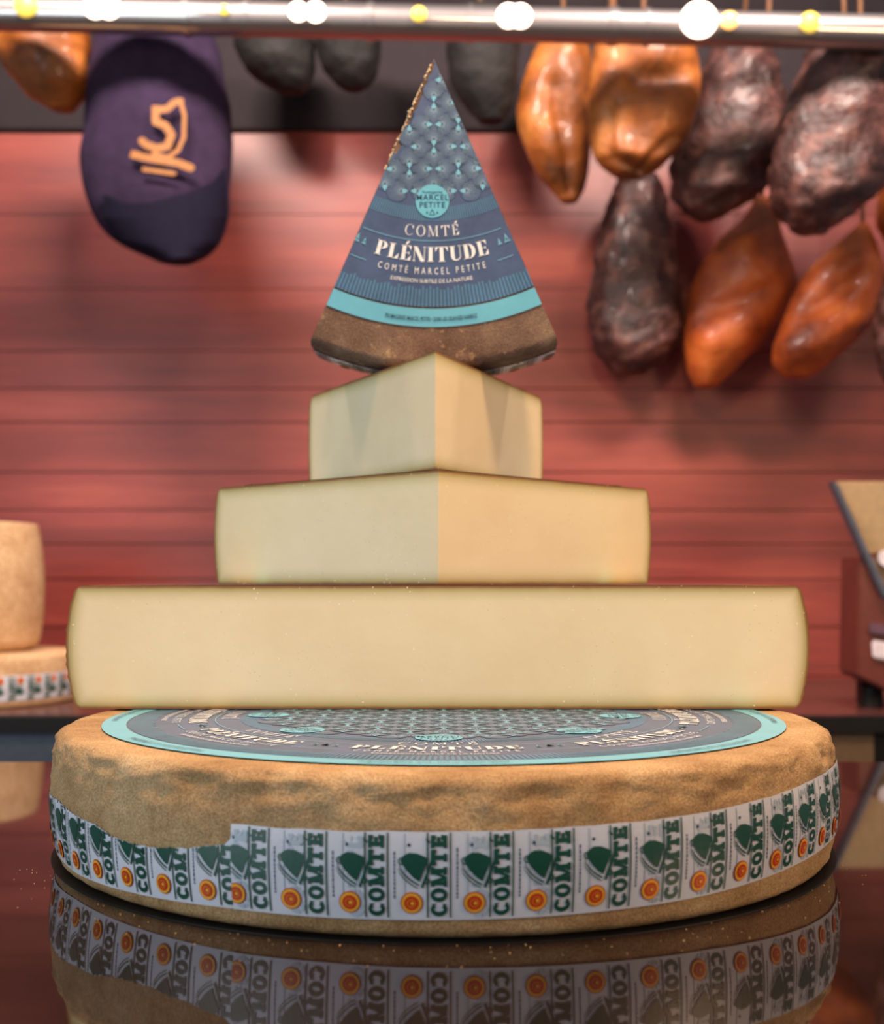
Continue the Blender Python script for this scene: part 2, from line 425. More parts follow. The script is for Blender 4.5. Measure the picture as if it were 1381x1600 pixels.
        for sg in (-1, 1):
            marks += arc_band(0.2155 * s, 0.2161 * s, a + sg * .315, a + sg * .392, 8)
            for dx, q in ((.352, .8), (.392, 1.1)):
                tr = [[(-.0022 * q * s, 0), (.0022 * q * s, 0), (0, .0072 * q * s)], [(-.0030 * q * s, -.0012 * s), (.0030 * q * s, -.0012 * s), (0, .0040 * q * s)]]
                marks += polar([[(x + sg * dx * .2 * s, y) for x, y in t_] for t_ in tr], 0.2000 * s, a)
    flat_obj('title_lettering', words, M['white'], lab, fn(2), clips, label='white serif lettering')
    flat_obj('small_lettering', small, M['white'], lab, fn(2), clips, label='small white lettering')
    flat_obj('thin_lines', marks, M['cyan_l'], lab, fn(2), clips, label='thin turquoise lines and small trees')
    flat_obj('medallion', med, M['cyan'], lab, fn(3), clips, label='round turquoise medallion')
    flat_obj('dark_lettering', medink, M['ink'], lab, fn(4), clips, label='small dark blue lettering')
    return lab

# ------------------------------------------------------------------ printed paper band round the rim
def build_band(root, surf, R, u0, u1, pitch, hgt, phase, zb, flip=False, keep=None, ghosts=False, simple=False, top=None, off=0.0006, vcut=10, ustep=0.006, edge=0.97, name='paper_band'):
    """u along the arc in metres, v up in metres; surf(theta, z, offset)"""
    def fn(k):
        if top: return lambda u, v: surf(u / R, min(zb(u / R) + v, top(u / R)), off + k * 0.00035)
        return lambda u, v: surf(u / R, zb(u / R) + v, off + k * 0.00035)
    nu = max(2, int((u1 - u0) / (0.002 if keep else ustep)))
    us = [u0 + (u1 - u0) * i / nu for i in range(nu + 1)]; nv = 28 if keep else vcut
    vs = [hgt * i / nv for i in range(nv + 1)]
    base = [rect(us[i], us[i + 1], vs[j], vs[j + 1]) for i in range(nu) for j in range(nv)]
    band = flat_obj(name, base, M['band'], root, fn(0), keep=keep)
    green, ghost, seal_r, seal_y, seal_c, tint, grey = [], [], [], [], [], [], []
    tx, tw = serif_text('COMTÉ', 1.0, 0.07, 0.31, 0.21, True)
    q0 = math.ceil((u0 - phase) / pitch) - 1; q1 = math.floor((u1 - phase) / pitch) + 1
    p = pitch; h = hgt
    for i in range(q0, q1 + 1):
        u = phase + i * p
        T = (lambda x, y: (u + x * p, (1 - y) * h)) if flip else (lambda x, y: (u + x * p, y * h))
        if flip: T = (lambda x, y, u=u: (u - x * p, (1 - y) * h))
        def add(dst, polys, T=T):
            for q in polys: dst.append([T(x, y) for x, y in q])
        k = h / p   # v unit -> u unit
        # wording, read upwards
        wdt = 0.255; xr = 0.562; L = 0.92
        txt = [[(xr - y * wdt, 0.045 + (x + tw / 2) / tw * L) for x, y in q] for q in tx]
        add(green, txt)
        add(green, [rect(0.240, 0.266, .03, .985), rect(0.605, 0.631, .03, .985)])
        # seal (x centre 0, v .2)
        a = 0.178; b = a / k
        add(seal_r, [disc(0, .20, a, 26, b)]); add(seal_y, [disc(0, .20, a * .90, 26, b * .90)]); add(seal_c, [disc(0, .20, a * .66, 22, b * .66)])
        if not simple:
            for n_ in range(14):
                A = 2 * PI * n_ / 14
                add(tint, [[(a * .30 * math.cos(A - .12), .20 + b * .30 * math.sin(A - .12)), (a * .52 * math.cos(A), .20 + b * .52 * math.sin(A)), (a * .30 * math.cos(A + .12), .20 + b * .30 * math.sin(A + .12))]])
            add(tint, [disc(a * .08, .20, a * .16, 8, b * .16)])
            add(grey, [disc(-.04, .845, .028, 12, .028 / k)])
            y = .25
            while y < .78:
                l_ = random.uniform(.02, .05); add(grey, [rect(-.285, -.262, y, y + l_)]); y += l_ + .010
        # bell, leaning to the right
        cx, cy = 0.03, 0.585
        B = lambda pts: [(cx + x * 1.10 - .015, cy + y * 1.08) for x, y in pts]
        add(green, [B([(-.17, .085), (-.13, .135), (-.05, .165), (.06, .160), (.15, .135), (.235, .100), (.20, .04), (.15, -.05), (.10, -.135), (.02, -.095), (-.07, -.03), (-.14, .04)])])
        add(green, [B([(.262, .085), (.285, .06), (.225, -.07), (.150, -.205), (.122, -.185), (.195, -.05)])])
        def arc3(dx, dy, w_): # dark arc under the bell body
            pts = [(-.185, .055), (-.165, .005), (-.115, -.045), (-.04, -.095), (.03, -.130), (.095, -.155)]
            up = [(x + dx, y + dy) for x, y in pts]; dn = [(x + dx - w_ * .35, y + dy - w_) for x, y in pts]
            return [B([up[q], up[q + 1], dn[q + 1], dn[q]]) for q in range(len(pts) - 1)]
        add(green, arc3(-.004, -.004, .017)); add(green, arc3(-.020, -.040, .011))
        add(green, ring(cx - .185, cy + .085, .060, .062 / k, .020, .020 / k, 50, 300, 14))
        add(green, ring(cx + .215, cy - .135, .050, .050 / k, .022, .022 / k, 0, 360, 16))
        add(green, [B([(.20, -.02), (.245, .015), (.25, -.005), (.205, -.045)])])
        if ghosts and not simple:
            add(ghost, [[(x - .34, y - .02) for x, y in q] for q in txt if random.random() < .8] if random.random() < .75 else [])
            add(ghost, [rect(-.12, -.10, .1, .97)])
        if not simple: add(ghost, [])
    lo, hi = u0 + .0005, u1 - .0005
    clips = [((lo, 0), (-1, 0)), ((hi, 0), (1, 0))]
    uc = [u0 + ustep * i for i in range(1, int((u1 - u0) / ustep))]; vc = [h * i / 12 for i in range(1, 12)]
    if keep: vc = [h * i / 28 for i in range(1, 28)]; uc = [u0 + .003 * i for i in range(1, int((u1 - u0) / .003))]
    def F_(nm, polys, m, k, **kw):
        if polys: flat_obj(nm, polys, M[m], band, fn(k), clips, uc, vc, keep, **kw)
    F_('ghost_print', ghost, 'ghost', 1, label='pale print showing through')
    F_('fine_print', grey, 'ink', 1); F_('green_print', green, 'green', 2, label='green bells and lettering')
    F_('seal_rim', seal_r, 'red', 2); F_('seal_ring', seal_y, 'yellow', 3, label='yellow ring of each seal'); F_('seal_centre', seal_c, 'red', 4); F_('seal_rays', tint, 'yellow', 5)
    return band

# ================================================================== structure
t = NT('red_plank_wood')
v = t.coord((1, 1, 1))
a = t.noise(1.0, 6, 0.65, t.coord((0.9, 1, 9))); b = t.noise(1.0, 3, 0.5, t.coord((0.5, 1, 4.2)))
c = t.ramp(a, [(0.25, lin(96, 34, 30)), (0.5, lin(146, 58, 48)), (0.75, lin(178, 84, 68))])
c = t.mix(t.ramp(b, [(0.35, (0.0,) * 3 + (1,)), (0.7, (0.7,) * 3 + (1,))]), c, lin(104, 34, 30))
t.col(c); M['plank'] = t.rs(0.42, 0.5, 0, 0.35); t.b.inputs['Coat Roughness'].default_value = 0.5
M['wall_shade'] = plain('dark_grey_wall_shade', lin(42, 34, 38), 0.7, 0.2)
M['floor'] = plain('dark_floor', lin(60, 50, 46), 0.6)
WALL = 3.8
bm = bmesh.new()
rows_ = [1.66] + [H - (py - YH) * WALL / F for py in (335, 452, 548, 607, 660, 738, 797, 850, 905, 980, 1056)]
while rows_[-1] > -1.0: rows_.append(rows_[-1] - 0.13)
for k_, (z0, z1) in enumerate(zip(rows_, rows_[1:])):
    g_ = 0.0006 if k_ < 3 else 0.0016
    box(bm, -2.4, 2.4, WALL, WALL + 0.03, z1 + g_, z0 - g_, 0.0015)
z = 1.66
box(bm, -2.4, 2.4, WALL + 0.012, WALL + 0.06, -1.0, z)
bm_link('wall_back', bm, M['plank'], None, 40, kind='structure')
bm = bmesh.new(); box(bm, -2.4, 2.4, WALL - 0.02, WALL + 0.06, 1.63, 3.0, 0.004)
bm_link('shade_panel_1', bm, M['wall_shade'], None, kind='structure')  # shadow over the top of the wall, put in as a dark panel
bm = bmesh.new(); box(bm, -2.4, 2.4, -1.2, WALL + .06, -1.05, -1.0)
bm_link('floor', bm, M['floor'], None, kind='structure')

# foreground counter: dark polished stone
t = NT('polished_dark_counter')
t.col(t.ramp(t.noise(6, 5), [(0.3, lin(22, 14, 12)), (0.7, lin(40, 24, 20))]))
t.b.inputs['IOR'].default_value = 1.75
M['counter'] = t.rs(0.035, 0.5)
M['cabinet'] = plain('dark_cabinet', lin(34, 26, 24), 0.5)
ctr = empty('display_counter', (0, 0.9, -1.0), label='glossy dark brown counter top mirroring the cheese wheel on it', cat='counter')
def rel(bm, root):
    for v in bm.verts: v.co -= Vector(root.location)
    return bm
bm = bmesh.new(); box(bm, -1.5, 1.5, 0.12, 1.483, -0.03, 0, 0.002); bm_link('counter_top', rel(bm, ctr), M['counter'], ctr)
bm = bmesh.new(); box(bm, -1.45, 1.45, 0.2, 1.45, -1.0, -0.03); bm_link('cabinet_body', rel(bm, ctr), M['cabinet'], ctr)

# back counter
M['bc_top'] = plain('dark_red_worktop', lin(84, 48, 44), 0.25, 0.5, var=.25, sc_=14)
M['black'] = plain('black_metal', lin(16, 14, 14), 0.5)
M['steel'] = plain('blue_grey_steel', lin(88, 96, 112), 0.45, 0.5, 0.3)
M['tan'] = plain('tan_panel', lin(128, 104, 80), 0.5)
bc = empty('back_counter', (0, 3.2, -1.0), label='low back counter with black front edge along the red wall', cat='counter')
def part(name, dims, m, root, bev=0, **kw):
    bm = bmesh.new(); box(bm, *dims, bev); return bm_link(name, rel(bm, root), M[m], root, **kw)
part('worktop', (-2.3, 2.3, 2.75, 3.79, -0.10, -0.08), 'bc_top', bc, .003)
part('front_edge', (-2.3, 2.3, 2.73, 2.752, -0.118, -0.082), 'black', bc, label='black front edge')
part('steel_panel', (-2.3, 0.0, 2.76, 2.79, -1.0, -0.118), 'steel', bc, label='blue grey steel panel')
part('tan_panel', (0.0, 0.98, 2.76, 2.79, -1.0, -0.118), 'tan', bc, label='tan panel')
part('dark_panel', (0.98, 2.3, 2.76, 2.79, -1.0, -0.118), 'black', bc)

# ================================================================== bottom cheese wheel
Yc, Rw, hw = 1.055, 0.325, 0.1003
wheel = empty('round_cheese', (0.0015, Yc, 0), label='whole cheese wheel on the dark counter, lowest of the cheese tower', cat='cheese')
wheel.location.z = 0.0008
bm = bmesh.new(); bmesh.ops.create_cone(bm, cap_ends=True, segments=160, radius1=0.3245, radius2=0.3240, depth=0.0008, matrix=Matrix.Translation((0.0015, Yc, 0.0004)))
bm_link('round_mat', bm, plain('black_mat', lin(10, 9, 9), 0.55, 0.2, 0, .4, 200), None, 40, label='thin black round mat under the whole cheese wheel', cat='mat')
rw = cheese(wheel, Rw, hw, 180, 0.0070, 0.008, 0.007, 'rind', 0.0007, 0.0026)
def surf_wheel(th, z, off): 
    r = rw(z) + off + 0.0003; return Vector((r * math.sin(th), -r * math.cos(th), z))
def pix2rim(px, py):
    dx, dz = (px - CX) / F, -(py - YH) / F
    ox = -0.0015; A = dx * dx + 1; B = 2 * (ox * dx - Yc); Cc = ox * ox + Yc * Yc - Rw * Rw
    D = max(0, B * B - 4 * A * Cc); y = (-B - math.sqrt(D)) / (2 * A)
    return math.atan2(ox + dx * y, Yc - y), H + dz * y
def interp(tab, x):
    if x <= tab[0][0]: return tab[0][1]
    for (a_, b_), (c_, d_) in zip(tab, tab[1:]):
        if x <= c_: return b_ + (d_ - b_) * (x - a_) / max(1e-9, c_ - a_)
    return tab[-1][1]
hs = 0.0555
botm = [pix2rim(*q) for q in ((80, 1330), (110, 1367), (160, 1388), (245, 1408), (365, 1424), (500, 1437), (640, 1441), (760, 1440), (920, 1430), (1010, 1419), (1110, 1401), (1200, 1373), (1260, 1345), (1296, 1318))]
topm = [pix2rim(*q) for q in ((360, 1297), (640, 1302), (760, 1296), (930, 1290), (1110, 1268), (1200, 1248), (1290, 1222))]
torn = [pix2rim(*q) for q in ((78, 1238), (92, 1252), (103, 1263), (120, 1276), (150, 1290), (180, 1310), (205, 1319), (240, 1326), (300, 1326), (352, 1321), (372, 1300), (380, 1290))]
zb = lambda th: interp(botm, th)
hfull = lambda th: 1.0
ls, rs_ = pix2rim(362, 1350)[0], 1.9
pR = 0.0377
hR = sum(interp(topm, a_[0]) - zb(a_[0]) for a_ in topm[1:-1]) / (len(topm) - 2)
ph = pix2rim(643, 1400)[0] * Rw
topL = lambda th: interp(torn, th) + 0.0013 * noise.noise(Vector((th * 90, 0, 0))) + 0.0008 * noise.noise(Vector((th * 320, 9, 0)))
topR = lambda th: zb(th) + hR - 0.0004 + 0.0007 * noise.noise(Vector((th * 14, 3, 0)))
keepL = lambda u, v: zb(u / Rw) + v < topL(u / Rw) + 0.0025
build_band(wheel, surf_wheel, Rw, -1.75 * Rw, (ls + .02) * Rw, pR * 1.0, hR, pix2rim(323, 1392)[0] * Rw, zb, keep=keepL, top=topL, off=0.0004)
build_band(wheel, surf_wheel, Rw, ls * Rw, 1.75 * Rw, pR, hR, ph, zb, top=topR, ghosts=True, off=0.0012, vcut=14)
# round label on top: only what the half wheel leaves visible is printed in full
A8 = [k * PI / 4 - 0.025 for k in range(-3, 4)]
build_label(wheel, hw + 0.0009, 0.286, A8, fan_keep=lambda x, y: y < 0.06)
# wheel must not poke through the label
# ================================================================== half wheel
z1 = hw + 0.0028
hh = 0.1122
half = empty('half_cheese', (-0.004, 1.107, z1), (0, 0, PI), label='half cheese wheel with its broad cut side facing out, lying on the whole wheel', cat='cheese')
cheese(half, 0.3385, hh, 90, 0.0090, 0.006, 0.007, 'rind', 0.0009, 0, 3.0)
build_label(half, hh + 0.0006, 0.29, [], half=PI / 2 - .004, detail=False)
# quarter
z2 = z1 + hh + 0.0008
hq = 0.108
half_ang = 47.4
quart = empty('cheese_quarter', (-0.0035, 1.145, z2), (0, 0, PI + math.radians(1.5)), label='quarter cheese wedge pointing forward, on the half wheel', cat='cheese')
cheese(quart, 0.335, hq, half_ang, 0.0065, 0.007, 0.004, 'rind', 0.0009, 0, 6.0)
build_label(quart, hq + 0.0006, 0.29, [], half=math.radians(half_ang - .3), detail=False)
z3 = z2 + hq + 0.0018
ht = 0.113
block = empty('cheese_wedge', (-0.0065, 1.158, z3), (0, 0, PI + math.radians(2.4)), label='narrow cheese wedge with plain cut sides, point forward, on the quarter wedge', cat='cheese')
cheese(block, 0.325, ht, 25.5, 0.004, 0.014, 0.004, 'rind', 0.0007, 0, 9.0)
# ================================================================== standing wedge with navy label
z4 = z3 + ht
Rt, htt, ha = 0.3225, 0.095, 23.7
stand = empty('cheese_wedge', (0, 0, 0), label='wedge of cheese with navy and turquoise label standing upright on top of the tower', cat='cheese')
apex = Vector((-0.0068, 1.262 + htt, z4 + Rt + 0.0008))
stand.location = apex; stand.rotation_euler = (PI / 2, 0, math.radians(-1.0))
rt = cheese(stand, Rt, htt, ha, 0.003, 0.007, 0.004, 'rind_dark', 0.0012, 0.0012, 12.0)
har = math.radians(ha)
jag = []
lx = lambda r, t: (r * math.sin(t), -r * math.cos(t))
random.seed(3)
rr = 0.006
left = [(0.004, har * -0.2)]
while rr < 0.262:
    cut = (0.0040 + random.uniform(-.0018, .0022)) if rr < 0.115 else 0.0004
    left.append((rr, -har + cut / rr)); rr += random.uniform(.003, .006) if rr < .115 else .02
basep = [[lx(r, t) for r, t in [(0.001, 0)] + left + [(0.258, -har + .001)] + [(0.258, -har + 2 * har * k / 30) for k in range(1, 30)] + [(0.258, har - .001)] + [(0.02, har - .02)]]]
nl = (-math.cos(har), math.sin(har)); nr = (math.cos(har), math.sin(har))
clipw = [((nl[0] * -0.0006, nl[1] * -0.0006), nl), ((nr[0] * -0.0004, nr[1] * -0.0004), nr)]
build_label(stand, htt + 0.0008, 0.2790, [math.radians(-0.6)], clips=clipw, half=har + .02, base_polys=basep,
            fan_keep=lambda x, y: math.hypot(x, y) > 0.016 and (math.hypot(x, y) > .11 or math.atan2(x, -y) > -har + .0085 / math.hypot(x, y)))
# ragged torn edge where the paste broke away near the tip
bm = bmesh.new()
random.seed(5)
r_ = 0.004
while r_ < 0.125:
    for k in range(5):
        s_ = random.uniform(.0005, .0013); th = -har - random.uniform(-.0010, .0016) / r_ * 1.0
        m_ = Matrix.Translation(Vector((*lx(r_, th), htt - random.uniform(-0.0008, .012)))) @ Matrix.Rotation(random.random() * 3, 4, Vector((random.random(), random.random(), 1)).normalized())
        g = bmesh.ops.create_icosphere(bm, subdivisions=1, radius=s_, matrix=m_)
        for v in g['verts']: v.co += Vector((random.uniform(-.3, .3), random.uniform(-.3, .3), random.uniform(-.3, .3))) * s_
    r_ += 0.0022
M['paste_plain'] = plain('broken_paste', lin(226, 206, 170), .7)
bm_link('broken_edge', bm, M['paste_plain'], stand, label='crumbly broken edge near the tip')
def surf_st(th, z, off):
    r = rt(z) + off + .0004; return Vector((r * math.sin(th), -r * math.cos(th), z))
build_band(stand, surf_st, Rt, -har * Rt + .002, har * Rt - .001, 0.0377, 0.048, 0.012, lambda th: 0.014, off=0.0006)

# ================================================================== crumbs on the counter
bm = bmesh.new(); random.seed(11)
for k in range(110):
    th = random.uniform(-1.2, 1.2); r = 0.326 + abs(random.gauss(0, .02)); s_ = random.uniform(.0002, .0005)
    x, y = r * math.sin(th), Yc - r * math.cos(th)
    g = bmesh.ops.create_icosphere(bm, subdivisions=1, radius=s_, matrix=Matrix.Translation((x, y, s_ * .6 + .0008 * (r < .3255))))
    for v in g['verts']: v.co += Vector((random.uniform(-.3, .3), random.uniform(-.3, .3), random.uniform(-.1, .1))) * s_
bm_link('cheese_crumbs', bm, plain('crumb', lin(210, 170, 120)), None, kind='stuff', label='tiny pale crumbs scattered on the counter around the wheel', cat='crumbs')

# ================================================================== background cheeses on the back counter
bw = empty('round_cheese', (-1.235, 3.10, -0.08), label='blurred cheese wheel on the back counter at the left, under the tall cheese', cat='cheese')
rb = cheese(bw, 0.300, 0.125, 180, 0.006, 0.012, 0.008, 'rind_pale', 0.0006, 0, 20)
def surf_b(th, z, off):
    r = rb(z) + off * 2 + .0006; return Vector((r * math.sin(th), -r * math.cos(th), z))
build_band(bw, surf_b, 0.300, 0.0, 1.5 * .3, 0.050, 0.060, 0.008, lambda th: 0.018, flip=True, simple=True)
tall = empty('cheese_drum', (-1.235, 3.12, 0.0455), label='tall pale drum shaped cheese on the back wheel at the left edge', cat='cheese')
cheese(tall, 0.205, 0.325, 180, 0.016, 0.006, 0.03, 'rind_pale', 0.0006, 0, 30)

# ================================================================== red cabinet with sloping tray at the right
M['redbox'] = plain('dark_red_paint', lin(104, 46, 38), 0.4, 0.5)
M['beige'] = plain('beige_board', lin(168, 140, 104), 0.5)
M['offwhite'] = plain('white_sticker', lin(225, 215, 220), 0.5)
M['purple'] = plain('purple_print', lin(104, 74, 88), 0.5)
rc = empty('red_box', (1.25, 3.0, -0.08), label='dark red box with sloping beige lid at the right edge, on the back counter', cat='box')
def prism(name, pts, y0, y1, m, root, **kw):
    """pts: photo pixels of the outline seen at depth y0"""
    bm = bmesh.new(); q = [P(px, py, y0) for px, py in pts]
    a_ = [bm.verts.new(p) for p in q]; b_ = [bm.verts.new((p.x, y1, p.z)) for p in q]
    bm.faces.new(a_); bm.faces.new(b_[::-1])
    for i in range(len(q)): j = (i + 1) % len(q); bm.faces.new((a_[i], b_[i], b_[j], a_[j]))
    bmesh.ops.bevel(bm, geom=bm.edges[:], offset=0.004, segments=2, affect='EDGES')
    return bm_link(name, rel(bm, root), M[m], root, **kw)
prism('box_body', [(1342, 868), (1460, 1000), (1460, 1085), (1392, 1082), (1338, 1055)], 2.86, 2.99, 'redbox', rc)
prism('lid', [(1306, 752), (1460, 752), (1460, 868), (1356, 866)], 2.9, 2.93, 'beige', rc, label='beige sloping lid')
prism('lid_edge', [(1300, 752), (1307, 752), (1390, 930), (1381, 935)], 2.84, 2.88, 'steel', rc)
prism('front_panel', [(1354, 872), (1470, 872), (1470, 990), (1406, 985)], 2.87, 2.90, 'tan', rc)
prism('sticker', [(1362, 1000), (1430, 1010), (1430, 1040), (1364, 1028)], 2.852, 2.858, 'offwhite', rc, label='white sticker')
prism('faded_sticker', [(1358, 972), (1392, 978), (1392, 996), (1358, 990)], 2.852, 2.858, 'purple', rc)
bm = bmesh.new(); g = bmesh.ops.create_cone(bm, cap_ends=True, segments=20, radius1=.03, radius2=.025, depth=.046)
for v in bm.verts: v.co += P(1362, 1088, 2.95); 
for v in bm.verts: v.co.z += -0.08 + .023 - P(1362, 1088, 2.95).z
bm_link('foot', rel(bm, rc), M['black'], rc, 40)
bm = bmesh.new(); box(bm, 1.02, 1.06, 2.95, 3.0, -.08, 0.0, .004); bm_link('foot', rel(bm, rc), M['black'], rc)
bm = bmesh.new(); tube(bm, [P(1386, 872, 2.86) + Vector((0, y, 0)) for y in (0, .006)], .02, 24)
bm_link('round_badge', rel(bm, rc), M['offwhite'], rc, label='white round badge')

# ================================================================== hanging hams
def ham_mat(name, c0, c1, c2, rough, bs=0.6, coat=0.3, sc_=9):
    t = NT(name); a = t.noise(sc_, 5, 0.6)
    t.col(t.ramp(a, [(0.30, c0), (0.5, c1), (0.70, c2)]))
    t.bump(t.noise(34, 4), bs, 0.01); return t.rs(rough, 0.5, 0, coat)
M['ham_orange'] = ham_mat('smoked_orange_rind', lin(104, 40, 12), lin(174, 80, 28), lin(206, 112, 48), 0.50, .5, .12, 6)
M['ham_yellow'] = ham_mat('smoked_golden_rind', lin(76, 40, 10), lin(150, 80, 22), lin(206, 132, 62), 0.52, .5, .12, 6)
M['ham_dark'] = ham_mat('dark_peppered_crust', lin(34, 18, 16), lin(68, 38, 34), lin(124, 80, 70), 0.48, 1.0, 0.08, 16)
M['ham_black'] = ham_mat('black_crust', lin(10, 8, 8), lin(18, 13, 12), lin(32, 24, 22), 0.75, .6, 0)
M['bag'] = plain('purple_cloth', lin(46, 34, 56), 0.9, 0.15, var=.18, sc_=25)
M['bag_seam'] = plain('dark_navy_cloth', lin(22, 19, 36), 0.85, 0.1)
M['gold'] = plain('gold_print', lin(150, 100, 56), 0.6)
M['cord'] = plain('twine', lin(130, 92, 66), 0.8)
def smooth_tab(rows, y):
    if y <= rows[0][0]: return rows[0][1:]
    for a_, b_ in zip(rows, rows[1:]):
        if y <= b_[0]:
            f = (y - a_[0]) / (b_[0] - a_[0]); return tuple(a_[k] + (b_[k] - a_[k]) * f for k in (1, 2))
    return rows[-1][1:]
def lobe(bm, rows, d, thick, wr=0.0, wf=18, grooves=(), n=40, m=46, pw=2.0, shift=0.0):
    """rows: (py, pxleft, pxright) of the silhouette at distance d -> rounded solid"""
    y0, y1 = rows[0][0], rows[-1][0]; rings = []
    raw = []
    for i in range(m + 1):
        f = 0.5 - 0.5 * math.cos(PI * i / m); py = y0 + (y1 - y0) * f
        L = R_ = 0; 
        for k in (-2, -1, 0, 1, 2):
            a_, b_ = smooth_tab(rows, py + k * (y1 - y0) / 60); L += a_ / 5; R_ += b_ / 5
        raw.append((py, L, R_))
    for i, (py, L, R_) in enumerate(raw):
        f = i / m; w_ = (R_ - L) / 2 * d / F; c_ = P((L + R_) / 2, py, d)
        end = min(1, math.sqrt(max(0, 1 - (2 * f - 1) ** 12)))
        w_ *= max(end, .02); t_ = min(thick, w_ * 1.0) if w_ < thick else thick
        ring_ = []
        for k in range(n):
            A = 2 * PI * k / n; ca, sa = math.cos(A), math.sin(A)
            p = Vector((c_.x + w_ * math.copysign(abs(ca) ** (2 / pw), ca), c_.y - t_ * math.copysign(abs(sa) ** (2 / pw), sa), c_.z))
            nv = Vector((ca, -sa, 0))
            dv = noise.noise(p * wf) + .5 * noise.noise(p * wf * 2.1); off = wr * dv
            if sa > 0:
                ux = CX + p.x * F / p.y; uy = YH - (p.z - H) * F / p.y
                for gx0, gy0, gx1, gy1, gw, gd in grooves:
                    vx, vy = gx1 - gx0, gy1 - gy0; tt = max(0, min(1, ((ux - gx0) * vx + (uy - gy0) * vy) / (vx * vx + vy * vy)))
                    q = math.hypot(ux - gx0 - tt * vx, uy - gy0 - tt * vy); off -= gd * math.exp(-(q / gw) ** 2)
            ring_.append(bm.verts.new(p + nv * off))
        rings.append(ring_)
    for a_, b_ in zip(rings, rings[1:]):
        for k in range(n): bm.faces.new((a_[k], a_[(k + 1) % n], b_[(k + 1) % n], b_[k]))
    bm.faces.new(rings[0]); bm.faces.new(rings[-1])
RAILZ = 2.16
def ham(name, rows, d, thick, m, label, wr=0.006, wf=16, grooves=(), group='hams hanging before the red wall', cat='ham', cordx=None, pw=2.0):
    top = P((rows[0][1] + rows[0][2]) / 2, rows[0][0], d)
    root = empty(name, top, label=label, cat=cat, group=group)
    bm = bmesh.new(); lobe(bm, rows, d, thick, wr, wf, grooves, pw=pw)
    body = bm_link('body', rel(bm, root), M[m], root, 0)
    bm = bmesh.new(); t2 = Vector((P(cordx, 0, d).x, d, top.z)) if cordx else top; e_ = Vector((t2.x, 3.2 if d < 3.45 else 3.5, RAILZ - .0145)); tube(bm, [t2 - Vector((0, 0, .03)), t2.lerp(e_, .5), e_], .010 if cordx else .006, 8)
    bm_link('cord', rel(bm, root), M['cord'], root, 0)
    return root, body
hamsH = 'hams hanging before the red wall'
ham('hanging_ham', [(60, 845, 915), (90, 828, 922), (140, 812, 926), (190, 807, 924), (230, 818, 922), (265, 838, 918), (295, 858, 914), (316, 876, 902)], 3.5, .09, 'ham_yellow',
    'long golden brown ham hanging leftmost of the hams right of the tower', grooves=[(868, 130, 872, 180, 12, .03), (880, 190, 890, 290, 14, .025)])
ham('hanging_ham', [(40, 945, 1060), (75, 930, 1085), (120, 922, 1095), (170, 918, 1090), (210, 920, 1078), (245, 930, 1052), (265, 948, 1028), (277, 970, 1005)], 3.2, .09, 'ham_yellow',
    'broad orange ham with a pale fat rim and flat rounded bottom', grooves=[(1000, 120, 1060, 118, 18, .03), (950, 170, 945, 230, 9, .02), (950, 245, 1010, 260, 9, .02), (1010, 260, 1060, 210, 9, .02), (1000, 200, 1010, 215, 40, .03)], cordx=957)
ham('hanging_ham', [(60, 1120, 1200), (100, 1100, 1212), (150, 1085, 1222), (200, 1068, 1244), (250, 1052, 1230), (290, 1047, 1205), (320, 1060, 1160), (342, 1085, 1125)], 3.36, .11, 'ham_dark',
    'dark wrinkled ham hanging between the broad orange ham and the right edge', .017, 26)
ham('hanging_ham', [(60, 1270, 1370), (110, 1250, 1400), (180, 1225, 1405), (240, 1208, 1400), (290, 1202, 1385), (330, 1215, 1340), (365, 1245, 1290)], 3.16, .12, 'ham_dark',
    'large dark crusty ham hanging at the upper right edge of the photo', .018, 26)
ham('hanging_ham', [(275, 965, 1030), (320, 950, 1040), (380, 935, 1052), (440, 922, 1062), (500, 918, 1066), (540, 926, 1056), (570, 945, 1030), (584, 965, 1005)], 3.64, .11, 'ham_dark',
    'dark pear shaped ham hanging lowest left, below the broad orange ham', .015, 28)
ham('hanging_ham', [(308, 1180, 1200), (340, 1160, 1212), (380, 1118, 1225), (420, 1090, 1240), (460, 1078, 1246), (500, 1072, 1222), (540, 1070, 1190), (575, 1072, 1150), (606, 1085, 1118)], 3.62, .10, 'ham_orange',
    'pointed orange brown ham with a dark crease, hanging beside the lowest dark ham', .006, 12, [(1105, 486, 1200, 450, 13, .022), (1160, 390, 1190, 440, 26, -.02), (1110, 530, 1170, 500, 20, -.015)])
ham('hanging_ham', [(350, 1340, 1356), (380, 1305, 1368), (420, 1262, 1379), (460, 1240, 1381), (500, 1222, 1366), (540, 1208, 1330), (570, 1208, 1295), (590, 1225, 1265)], 3.47, .10, 'ham_orange',
    'smooth orange ham with a long crease at the lower right', .005, 12, [(1262, 486, 1346, 428, 14, .022), (1240, 545, 1330, 500, 22, -.015)])
ham('hanging_ham', [(420, 1385, 1420), (470, 1372, 1450), (540, 1366, 1450), (590, 1380, 1430), (610, 1395, 1420)], 3.3, .10, 'ham_dark', 'dark ham just entering at the right edge below the crusty one', .013, 26)
ham('hanging_ham', [(250, 1385, 1420), (300, 1372, 1440), (350, 1370, 1440), (380, 1385, 1420)], 3.45, .08, 'ham_orange', 'sliver of orange ham at the right edge beside the large crusty ham', .006)
ham('hanging_ham', [(20, 0, 130), (80, -10, 142), (120, 15, 138), (150, 45, 130), (172, 80, 115)], 3.2, .11, 'ham_yellow', 'golden ham hanging at the left edge beside the purple bag', .008)
